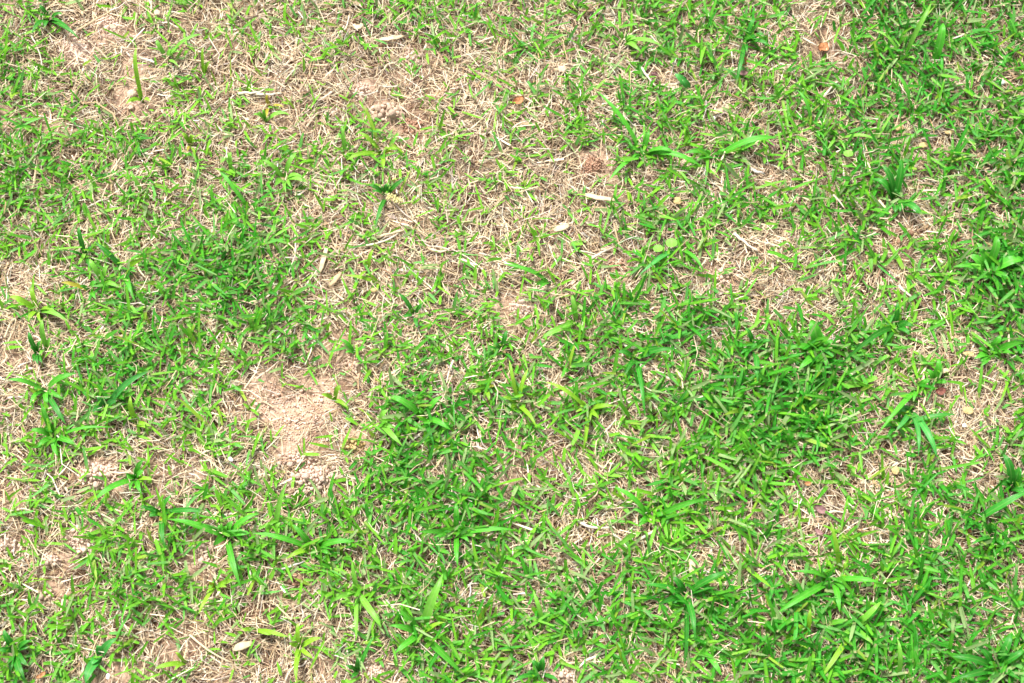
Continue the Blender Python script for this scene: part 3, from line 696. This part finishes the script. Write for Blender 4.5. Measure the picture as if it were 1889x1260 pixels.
H('wider crumb heap of two beside the striped drooping leaf', 382, 1040, 20, 13, 48, 6, 'pink', 4)
H('pale pellets scattered beside a green blade by the bare soil patch', 655, 672, 25, 19, 60, 6.5, 'blush', 4)
H('flat pink crumbs under a yellow-green plant', 1040, 742, 20, 14, 42, 6, 'pink', 3)
H('pink crumbs in bleached straw near the round-leaved weed', 1322, 512, 20, 17, 42, 6, 'pink', 3)
H('reddish crumbs in brown straw near the round-leaved weed', 1135, 498, 18, 15, 42, 6, 'red', 3)
H('little brown crumb heap near a straight pale green blade', 330, 352, 15, 12, 40, 6, 'pink', 4)
H('yellowish crumbly clod at the foot of dense grass', 652, 828, 21, 15, 60, 6, 'ochre', 8)
H('smooth pale lump of soil among dark grass', 90, 1103, 17, 11, 26, 6, 'blush', 4)
H('pink crumb heap near an upright smear of pellets', 100, 1037, 17, 11, 44, 6, 'pink', 4)
H('pink crumbs near the bright white chip', 18, 1012, 22, 16, 44, 6, 'pink', 4)
H('reddish loose soil under yellow straw', 1655, 448, 27, 17, 60, 6, 'red', 3)
H('fine rough crumbs over the bare soil patch', 545, 745, 95, 48, 420, 3.2, 'pink', -1)
H('darker crumbs at the narrow end of the bare soil', 552, 795, 52, 26, 160, 3.2, 'pink', -1)
H('tiniest heap of brown crumbs showing between blades', 190, 1076, 9, 8, 22, 6, 'red', 3)
H('loose crumbs of soil beside a dark green tuft', 140, 90, 42, 20, 90, 5, 'pink', 3)
H('small crumbs on bare soil crossed by a long tan straw', 200, 45, 28, 20, 60, 5, 'pink', 3)

def stone(label, cx, cy, wpx, hpx, kind, turn=0, name='pebble', cat='pebble', lift=6, group=None, flat=.6):
    V, F = ico(4, int(cx * 7 + cy), .12)
    V = V * np.array([wpx, hpx, min(wpx, hpx) * flat]) * PXM / 2
    a = R(turn); V = V @ np.array([[math.cos(a), math.sin(a), 0], [-math.sin(a), math.cos(a), 0], [0, 0, 1]])
    z = 0
    c = at(cx, cy); z = gz1(c[0], c[1]) + lift * MM; c = at(cx, cy, z)
    tag(link(name, make_mesh(name, V, None, F, mat=M_SOIL[kind]), None, c), label, cat, group)
stone('upright pale pink pebble beside the tip of a lone blade', 243, 114, 15, 22, 'blush', 5, lift=4)
stone('roundish pale pink pebble between two other pebbles', 243, 172, 20, 17, 'blush', 10, lift=4)
stone('flat pinkish pebble at the foot of the lone blade', 240, 197, 18, 13, 'blush', 0, lift=4)
stone('bright white chip near the pink pellets', 59, 968, 9, 9, 'white', 0, lift=10)
stone('tilted white chip in grass near the bare soil patch', 425, 847, 11, 8, 'white', -40, lift=10)
stone('small white stone in grass', 1847, 152, 15, 11, 'white', 20, lift=10)
stone('small white chip beside a straw leaf', 1317, 219, 8, 11, 'white', 0, lift=10)
stone('cream rounded pebble sitting in green grass', 1037, 127, 15, 14, 'blush', 0, lift=10)
stone('tiny white chip in straw near an ochre fleck', 1779, 785, 9, 8, 'white', 0, lift=10)
stone('white chip under the big clump of broad leaves', 1690, 388, 10, 9, 'white', 0, lift=10)
stone('bluish white chip in straw beside a folded broad leaf', 199, 1248, 8, 9, 'white', 0, lift=10)
stone('pale lump of soil by the bare spot', 290, 23, 12, 10, 'blush', 0, lift=10)
for i, (x, y, a, b, t, l) in enumerate([(1787, 653, 19, 12, -10, 'ochre fleck of dry fruit near the leafy tuft'), (1786, 757, 19, 12, -5, 'ochre fleck of dry fruit near the dark red leaf'), (1652, 868, 11, 17, 5, 'pale ochre flake standing in dry straw'),
        (1660, 236, 18, 14, 30, 'tilted yellow ochre flake close to an arching leaf'), (1703, 268, 18, 11, 20, 'flat yellow ochre flake in grass between two other flakes'), (1250, 370, 15, 14, 0, 'ochre flake in straw near the large spreading sedge'), (690, 535, 14, 8, 0, 'small orange flake in bleached straw'),
        (1751, 244, 14, 9, 0, 'smallest cream flake in dense grass beside ochre flakes'), (728, 332, 8, 8, 0, 'tiny cream seed in straw')]):
    stone(l, x, y, a, b, 'ochre', t, 'dry_flake', 'flake', 10, flat=.45)

def dead_leaf(label, cx, cy, lpx, wpx, turn, kind, curl=.5):
    S, Kx = 11, 7
    t = np.linspace(-1, 1, S); s = np.linspace(-1, 1, Kx)
    top = []
    L, Wd = lpx * PXM / 2, wpx * PXM / 2
    for a in t:
        half = Wd * max(0, 1 - abs(a) ** 2.4) ** .7 + .0002
        for b_ in s:
            top.append([a * L, half * b_ + .1 * L * a * a, Wd * (curl * b_ * b_ + .5 * curl * a * a) + .25 * Wd * math.sin(3 * a + 2 * b_)])
    top = np.array(top); bot = top - np.array([0, 0, .35 * MM]); V = np.vstack([top, bot]); n = S * Kx
    F = []
    for i in range(S - 1):
        for k in range(Kx - 1):
            a = i * Kx + k; q_ = [a, a + Kx, a + Kx + 1, a + 1]; F.append(q_[::-1]); F.append([n + z for z in q_])
    rim = [i for i in range(Kx)] + [i * Kx + Kx - 1 for i in range(1, S)] + [(S - 1) * Kx + k for k in range(Kx - 2, -1, -1)] + [i * Kx for i in range(S - 2, 0, -1)]
    for i in range(len(rim)):
        a, b_ = rim[i], rim[(i + 1) % len(rim)]; F.append([a, b_, n + b_, n + a])
    c = at(cx, cy); z = gz1(c[0], c[1]) + 10.5 * MM; c = at(cx, cy, z)
    o = link('dead_leaf', make_mesh('dead_leaf', V, F, mat=M_SOIL[kind]), None, c); o.rotation_euler = (random.uniform(-.15, .15), random.uniform(-.15, .15), R(turn))
    tag(o, label, 'dead leaf', 'dead leaf scraps on the lawn')
dead_leaf('dark red-brown leaf scrap on pale straw', 1735, 722, 20, 13, 10, 'leafbrown')
dead_leaf('purple-brown curled leaf beside a white curl of straw', 1513, 940, 26, 12, -25, 'leafpurple')
dead_leaf('thin purple leaf sliver under the curled purple leaf', 1510, 982, 18, 8, -40, 'leafpurple')
dead_leaf('rust coloured cupped leaf beside a drooping blade', 1370, 116, 17, 18, 80, 'leafrust', .9)
dead_leaf('small pinkish brown leaf scrap touching the cupped rust leaf', 1370, 135, 20, 9, 0, 'leafpurple')
dead_leaf('reddish brown leaf scrap under crossed straws', 1519, 88, 22, 20, 60, 'leafrust', .3)
dead_leaf('mauve leaf scrap at the end of a long sweeping blade', 1423, 268, 15, 13, 20, 'leafpurple')
dead_leaf('small reddish leaf scrap beside a slanting white straw', 1207, 138, 9, 15, 80, 'leafpurple')
dead_leaf('orange leaf sliver in straw by dense grass', 1576, 806, 12, 5, 0, 'leafrust')
dead_leaf('orange-brown leaf scrap at the foot of wide leaves', 1490, 892, 12, 7, 0, 'leafrust')
dead_leaf('tan leaf scrap half hidden between grass and straw', 957, 187, 26, 14, 30, 'leafrust', .6)
dead_leaf('dark maroon leaf scrap by the big coarse clump', 1768, 444, 12, 8, 30, 'leafbrown')
dead_leaf('brown leaf scrap in the deep green grass', 1397, 657, 11, 10, 40, 'leafrust')
dead_leaf('narrow yellow-brown leaf scrap near a dark tuft', 76, 1246, 18, 7, 35, 'leafrust')
dead_leaf('brown leaf scrap under the very long dark blade', 1783, 980, 9, 16, 80, 'leafrust')

# ------------------------------------------------------------------ single dry stalks and husks
def stalk(label, pts, wpx, tone, name='straw_stalk', cat='straw', lift=8.5, husk=False, group='single dry stalks on the lawn'):
    pp = [np.array(at(x, y, 0)) for x, y in pts]
    z = [gz1(p[0], p[1]) for p in pp]
    pp = [np.array(at(x, y, zz + (lift + (2 if 0 < i < len(pts) - 1 else 0)) * MM)) for i, ((x, y), zz) in enumerate(zip(pts, z))]
    S = 9; t = np.linspace(0, 1, S)
    if len(pp) == 2: P_ = pp[0][None] * (1 - t)[:, None] + pp[1][None] * t[:, None]
    else:
        m = 2 * pp[1] - (pp[0] + pp[2]) / 2
        P_ = ((1 - t) ** 2)[:, None] * pp[0] + (2 * t * (1 - t))[:, None] * m + (t ** 2)[:, None] * pp[2]
    P_ = P_ + rng.normal(0, .25 * MM, P_.shape)
    r = wpx * PXM / 2
    W = (r * (.5 + .6 * np.sin(np.pi * np.clip(t * .9 + .08, 0, 1))) if husk else r * (1 - .4 * t))
    side, nrm = frames(P_[None], np.zeros((1, S))); side, nrm = side[0], nrm[0]
    k = 8; V = []
    for i in range(S):
        for j in range(k):
            a = 2 * math.pi * j / k
            V.append(P_[i] + side[i] * W[i] * math.cos(a) + nrm[i] * W[i] * (.35 if husk else .8) * (math.sin(a) + (.5 * math.cos(a) ** 2 if husk else 0)))
    c = P_[0].copy(); V = np.array(V) - c
    F = [[i * k + j, i * k + (j + 1) % k, (i + 1) * k + (j + 1) % k, (i + 1) * k + j] for i in range(S - 1) for j in range(k)]
    F += [[a, a + 1, a + 2, a + 3][::-1] for a in (0,)] + [[(S - 1) * k + a for a in (0, 1, 2, 3)]] + [[0, 3, 4, 7][::-1], [4, 5, 6, 7][::-1]] + [[(S - 1) * k + a for a in (0, 3, 4, 7)], [(S - 1) * k + a for a in (4, 5, 6, 7)]]
    C = np.tile(np.array(tone), (len(V), 1))
    tag(link(name, make_mesh(name, V, F, mat=M_STRAW, col=C), None, c), label, cat, group)
CR, TA, WH, GY = (.55, .44, .28), (.48, .35, .21), (.58, .51, .40), (.46, .43, .39)
T = stalk
T('broadest cream husk lying on bleached straw', [(430, 1197), (446, 1192), (464, 1187)], 13, CR, 'straw_husk', husk=True)
T('long cream husk in bleached straw by a reddish clod', [(1075, 358), (1102, 364), (1136, 369)], 9, CR, 'straw_husk', husk=True)
T('long cream leaf sheath lying in matted straw beside dense grass', [(602, 455), (596, 480), (590, 502)], 9, CR, 'straw_husk', husk=True)
T('tan leaf sheath near a long cream leaf sheath', [(628, 502), (619, 515), (608, 528)], 9, TA, 'straw_husk', husk=True)
T('cream husk standing beside the large dark sedge', [(1276, 1028), (1277, 1042), (1276, 1062)], 11, CR, 'straw_husk', husk=True)
T('short pale husk lying in brown straw', [(1022, 425), (1036, 420), (1050, 415)], 12, CR, 'straw_husk', husk=True)
T('thin cream husk near a pink crumbly soil knot', [(700, 72), (722, 71), (745, 66)], 9, CR, 'straw_husk', husk=True)
T('small bent papery husk beside a curved straw', [(652, 45), (660, 50), (668, 44)], 11, CR, 'straw_husk', husk=True)
T('tan flat leaf sheath in grass near a white chip', [(1310, 212), (1330, 203), (1350, 197)], 8, TA, 'straw_husk', husk=True)
T('curled pale husk beside brown straw by the leaf tuft', [(1728, 686), (1740, 684), (1752, 682)], 9, CR, 'straw_husk', husk=True)
T('thick broken straw pointing at the long striped leaf', [(1174, 998), (1200, 983), (1224, 966)], 6, WH)
T('grey white twig at the end of the long sweeping blade', [(1384, 311), (1398, 317), (1410, 320)], 7, GY, 'twig', 'twig')
T('bleached bent stalk near a thick broken straw', [(1062, 957), (1090, 972), (1128, 972)], 6, WH)
T('white curl of straw beside the purple leaf', [(1530, 950), (1537, 943), (1562, 947)], 4, WH)
T('slender pale dry straw stalk lying loose on the short grass', [(1658, 527), (1672, 540), (1684, 550)], 6, WH)
T('long tan straw crossing bare soil near a dark tuft', [(142, 56), (180, 34), (216, 14)], 5, TA)
T('slender pale dry straw stalk lying loose on the short grass', [(58, 67), (70, 90), (80, 128)], 3, WH)
T('thick pale straw by a tiny orange blade', [(470, 172), (495, 174), (520, 172)], 6, WH)
T('bundle straw lying near an upright yellow blade', [(690, 440), (715, 432), (745, 425)], 6, CR)
T('thinner bundle straw lying near an upright yellow blade', [(672, 452), (705, 446), (735, 430)], 5, WH)
T('forked white straw over the reddish leaf scrap', [(1480, 68), (1495, 78), (1507, 84)], 4, WH)
T('pale straw crossing over the reddish leaf scrap', [(1507, 84), (1525, 76), (1545, 62)], 4, CR)
T('slender pale dry straw stalk lying loose on the short grass', [(1520, 180), (1535, 160), (1552, 148)], 5, WH)
T('slender pale dry straw stalk lying loose on the short grass', [(1708, 216), (1725, 206), (1743, 193)], 5, CR)
T('slender pale dry straw stalk lying loose on the short grass', [(1748, 75), (1775, 65), (1812, 52)], 4, WH)
T('slender pale dry straw stalk lying loose on the short grass', [(1527, 745), (1550, 720), (1580, 700)], 4, WH)
T('slender pale dry straw stalk lying loose on the short grass', [(1518, 772), (1526, 755), (1535, 740)], 5, WH)
T('slender pale dry straw stalk lying loose on the short grass', [(1640, 935), (1643, 955), (1646, 975)], 6, CR)
T('slender pale dry straw stalk lying loose on the short grass', [(350, 1170), (385, 1200), (430, 1222)], 4, CR)
T('slender pale dry straw stalk lying loose on the short grass', [(1150, 635), (1165, 641), (1182, 640)], 6, WH)
T('slender pale dry straw stalk lying loose on the short grass', [(1180, 120), (1195, 142), (1214, 166)], 5, WH)
T('curved pale straw arcing beside a papery husk', [(625, 62), (638, 50), (644, 28)], 4, WH)
T('short pale straw pointing at a thick pale straw', [(440, 172), (462, 171), (482, 170)], 6, WH)
T('slender pale dry straw stalk lying loose on the short grass', [(95, 262), (102, 248), (110, 232)], 4, TA)
T('slender pale dry straw stalk lying loose on the short grass', [(150, 392), (175, 375), (200, 366)], 4, WH)
T('slender pale dry straw stalk lying loose on the short grass', [(520, 1050), (545, 1042), (566, 1034)], 4, GY)
T('slender pale dry straw stalk lying loose on the short grass', [(1560, 1108), (1580, 1108), (1602, 1108)], 5, WH)
T('slender pale dry straw stalk lying loose on the short grass', [(1760, 1108), (1790, 1108), (1820, 1106)], 4, WH)
T('slender pale dry straw stalk lying loose on the short grass', [(862, 1130), (866, 1105), (868, 1075)], 4, GY)
T('slender pale dry straw stalk lying loose on the short grass', [(804, 862), (813, 850), (824, 838)], 5, TA)
T('thick curved straw lying over matted bleached straw', [(790, 455), (812, 464), (840, 452)], 6, CR)
T('slender pale dry straw stalk lying loose on the short grass', [(1090, 478), (1110, 466), (1132, 455)], 5, WH)
T('slender pale dry straw stalk lying loose on the short grass', [(1355, 430), (1375, 448), (1398, 465)], 6, WH)

# seed head on the dark stemmed plant
b = at(722, 380); b[2] = gz1(b[0], b[1])
root = empty('seed_head', b); tag(root, 'pale yellow fuzzy seed head among straw', 'seed head')
tip = at(738, 370, b[2] + 17 * MM); st = at(716, 362, b[2] + 18 * MM)
V, F, C, B = blade_mesh(b, (b + st) / 2 + np.array([0, 0, 8 * MM]), st, 2.5, 'y', True, .6, 0)
link('stalk', make_mesh('stalk', V - b, F, mat=M_LEAF, col=C, bl=B), root)
Vs, Fs, off = [], [], 0
for i in range(46):
    t = i / 45; c = st + (tip - st) * t; a = random.uniform(0, 6.3); V, F = ICO1[i % 6]
    V = V * np.array([1.7, .75, .75]) * MM; V = V @ np.array([[math.cos(a), math.sin(a), 0], [-math.sin(a), math.cos(a), 0], [0, 0, 1]])
    V = V + c + np.array([math.cos(a) * 2.4, math.sin(a) * 2.4, random.uniform(-1.5, 2)]) * MM - b
    Vs.append(V); Fs.append(F + off); off += len(V)
o = link('spikelets', make_mesh('spikelets', np.vstack(Vs), None, np.vstack(Fs), mat=M_STRAW, col=np.tile((.52, .47, .20), (off, 1))), root); o['kind'] = 'stuff'
